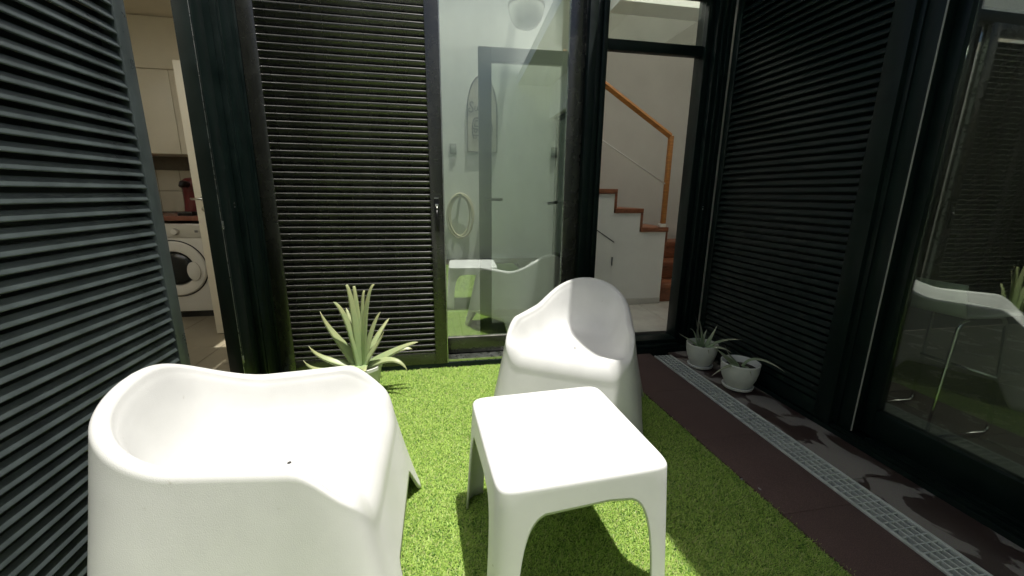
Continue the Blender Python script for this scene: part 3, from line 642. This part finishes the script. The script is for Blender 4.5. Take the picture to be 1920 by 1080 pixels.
# ------------------------------------------------------------------ potted aloes
def leaf(name, pts, w0, m_, par, nrm, teeth=True, wk=1.75):
    # pts: control points (base -> tip), quadratic/cubic bezier; cross-section is a shallow crescent
    P = [Vector(p) for p in pts]; n = 15; b = MB(); along = []
    def bz(t):
        Q = P[:]
        while len(Q) > 1: Q = [Q[i].lerp(Q[i+1], t) for i in range(len(Q)-1)]
        return Q[0]
    cs = [(-1, .10), (-.55, -.10), (0, -.20), (.55, -.10), (1, .10), (.5, .22), (0, .18), (-.5, .22)]
    S = len(cs)
    for k in range(n):
        t = k/(n-1); c = bz(t); tg = (bz(min(1, t+.02))-bz(max(0, t-.02))).normalized()
        nn = Vector(nrm); nn = (nn-tg*nn.dot(tg)).normalized(); sd = tg.cross(nn)
        wd = wk*w0*(1-t)**.92*(.80+.30*math.sin(min(1, t*3)*math.pi/2)) + .0006
        for a, d in cs: b.v.append(tuple(c + sd*(a*wd) + nn*(d*wd*(1.25-.4*t)))); along.append(t)
    for k in range(n-1):
        for j in range(S): b.f.append((k*S+j, k*S+(j+1) % S, (k+1)*S+(j+1) % S, (k+1)*S+j))
    b.f.append(tuple((n-1)*S+j for j in range(S)))
    if teeth:
        for k in range(1, 44):
            t = .08+.84*k/44; c = bz(t); tg = (bz(min(1, t+.02))-bz(max(0, t-.02))).normalized()
            nn = Vector(nrm); nn = (nn-tg*nn.dot(tg)).normalized(); sd = tg.cross(nn); wd = wk*w0*(1-t)**.92*(.80+.30*math.sin(min(1, t*3)*math.pi/2))
            for s in (-1, 1):
                e = c + sd*(s*wd*.98) + nn*(wd*.1); i0 = len(b.v)
                for q in (e-tg*.0022, e+tg*.0022, e+sd*(s*.0042)+tg*.002): b.v.append(tuple(q)); along.append(.5)
                b.f.append((i0, i0+1, i0+2))
    me = bpy.data.meshes.new(name); me.from_pydata(b.v, [], b.f); me.update()
    me.attributes.new('along', 'FLOAT', 'POINT').data.foreach_set('value', along)
    me.polygons.foreach_set('use_smooth', [True]*len(me.polygons)); me.materials.append(m_)
    return link(name, me, None, par)
# big aloe
ap = tag(empty('potted_aloe', (-.478, 2.42, -.006)), 'large bright green aloe in a white pot against the black shutter', 'plant', 'potted aloes')
MB().lathe([(0, 0), (.085, 0), (.09, .004), (.114, .160), (.120, .163), (.120, .182), (.114, .184), (.110, .180), (.106, .145)], 56).build('pot', POT, ap, smooth='auto')
MB().lathe([(0, .155), (.06, .158), (.1065, .146)], 40).build('soil', SOIL, ap, smooth=True)
def big(tx, ty, tz, w0, ctrl=(.35, .55), nrm=None, bend=.0):
    # tip in local coords, leaf leaves the rosette outwards and up
    base = Vector((tx*.10, ty*.10, .170)); tip = Vector((tx, ty, tz)); d = Vector((tx, ty, 0))
    m1 = base + d*ctrl[0]*.5 + Vector((0, 0, (tz-.2)*ctrl[1]*.6)); m2 = base + d*(.5+ctrl[0]*.5) + Vector((0, 0, (tz-.2)*ctrl[1]*1.25+bend))
    hd = d.normalized() if d.length > .02 else Vector((0, -1, 0))
    n_ = (-hd*max(.2, (tz-.2)*2.5) + Vector((0, 0, 1))*max(.25, d.length*3)) if nrm is None else Vector(nrm)
    n_ = n_.normalized()*.8 + Vector((0, -1, .25))*.8
    leaf('leaf', [base, m1, m2, tip], w0, ALOE, ap, n_, wk=1.55)
for q in ((-.058, .02, .675, .020, (.2, .9)), (-.020, .05, .66, .018, (.2, .9)), (.040, .05, .632, .014, (.3, .9)), (.108, .0, .675, .024, (.2, .9)),
          (-.125, -.03, .588, .024, (.2, .85)), (-.215, .02, .522, .026, (.45, .55)), (.125, .03, .50, .020, (.35, .8)), (.150, -.06, .405, .022, (.4, .6)),
          (.345, -.04, .318, .022, (.5, .75), None, .04), (.305, .03, .245, .018, (.5, 1.2), None, .05), (.280, -.10, .155, .021, (.4, -.8), None, .075),
          (-.285, -.02, .325, .022, (.5, .35)), (-.300, -.09, .265, .021, (.5, -.1), None, -.01), (-.10, .16, .50, .018, (.4, .8)), (.16, .16, .42, .018, (.4, .8)),
          (.04, -.13, .185, .022, (.6, -.3), None, .03), (-.12, -.14, .21, .02, (.6, .2), None, .03)):
    big(*q)
# two small pots by the right wall
def small_pot(label, x, y, r0, leaves, rz=0):
    r = tag(empty('potted_aloe', (x, y, .002), rz), label, 'plant', 'potted aloes'); s = r0/.112
    MB().lathe([(0, .0), (.070*s, 0), (.088*s, .008), (.092*s, .022), (.088*s, .026), (.068*s, .012), (0, .010)], 48).build('saucer', POT, r, smooth='auto')
    MB().lathe([(0, .0125), (.062*s, .0125), (.078*s, .03), (.098*s, .075), (.109*s, .12), (.112*s, .165), (.1135*s, .176), (.109*s, .178), (.106*s, .165), (.100*s, .135)], 56).build('pot', POT, r, smooth='auto')
    MB().lathe([(0, .142), (.06*s, .144), (.1005*s, .136)], 40).build('soil', SOIL, r, smooth=True)
    for (bx0, by0), mids, tip, w0 in leaves:
        d = Vector((tip[0]-bx0, tip[1]-by0, 0)); n_ = -d.normalized()*.6+Vector((0, 0, 1)) if d.length > .02 else Vector((0, -1, 0))
        leaf('leaf', [(bx0, by0, .140)]+list(mids)+[tip], w0, ALOED, r, n_.normalized()+Vector((-.35, -.7, .3)), teeth=False)
    return r
small_pot('white pot of upright green aloe, farther of the two by the right wall', 1.838, 2.405, .104, [
    ((-.02, 0), [(-.03, 0, .22), (-.06, 0, .30)], (-.095, -.02, .395), .011), ((.0, .01), [(.0, 0, .22), (-.02, .01, .29)], (-.032, .02, .345), .012),
    ((-.03, -.01), [(-.06, 0, .22), (-.075, 0, .29)], (-.115, .0, .29), .009), ((.03, 0), [(.05, 0, .20), (.08, 0, .25)], (.102, .0, .308), .010),
    ((.03, -.02), [(.08, -.04, .21), (.12, -.12, .25)], (.145, -.20, .265), .011), ((-.03, -.02), [(-.09, -.02, .21), (-.16, -.03, .23)], (-.235, -.05, .285), .010),
    ((.02, -.03), [(.05, -.09, .19), (.07, -.14, .19)], (.10, -.17, .165), .009), ((0, -.03), [(-.02, -.07, .19), (-.025, -.10, .18)], (-.03, -.115, .145), .007),
    ((.01, .02), [(.02, .03, .2)], (.06, .05, .26), .010)])
small_pot('white pot of drooping grey-green aloe, nearer of the two by the right wall', 1.872, 2.07, .112, [
    ((-.01, 0), [(-.04, 0, .19), (-.10, .01, .22)], (-.128, .0, .292), .011), ((-.02, .01), [(-.06, .02, .20), (-.13, .03, .23)], (-.19, .03, .28), .009),
    ((.02, 0), [(.03, -.02, .23), (.05, -.14, .26)], (.09, -.24, .205), .011), ((-.02, -.02), [(-.08, -.04, .19), (-.14, -.05, .19)], (-.245, -.06, .125), .010),
    ((-.01, -.02), [(-.02, -.07, .185), (-.02, -.10, .18)], (-.025, -.125, .14), .007), ((-.03, .0), [(-.08, .04, .19)], (-.12, .06, .23), .009)])

# a few bits of litter
for x, y, rz, lb, c in ((1.268, 1.30, .4, 'tiny white scrap on the brown rubber at the turf edge, farther one', GSEAL), (1.300, 1.235, 1.3, 'tiny white scrap on the brown rubber at the turf edge, nearer one', GSEAL)):
    o = tag(MB().prism([(-.008, -.003), (-.002, -.005), (.007, -.002), (.009, .002), (.001, .005), (-.007, .003)], 'z', 0, .0015).build('paper_scrap' if x > 1 else 'fallen_petal', c), lb, 'litter', 'scraps lying on the ground')
    o.location = (x, y, .003 if x > 1 else .004); o.rotation_euler = (.15, .1, rz)
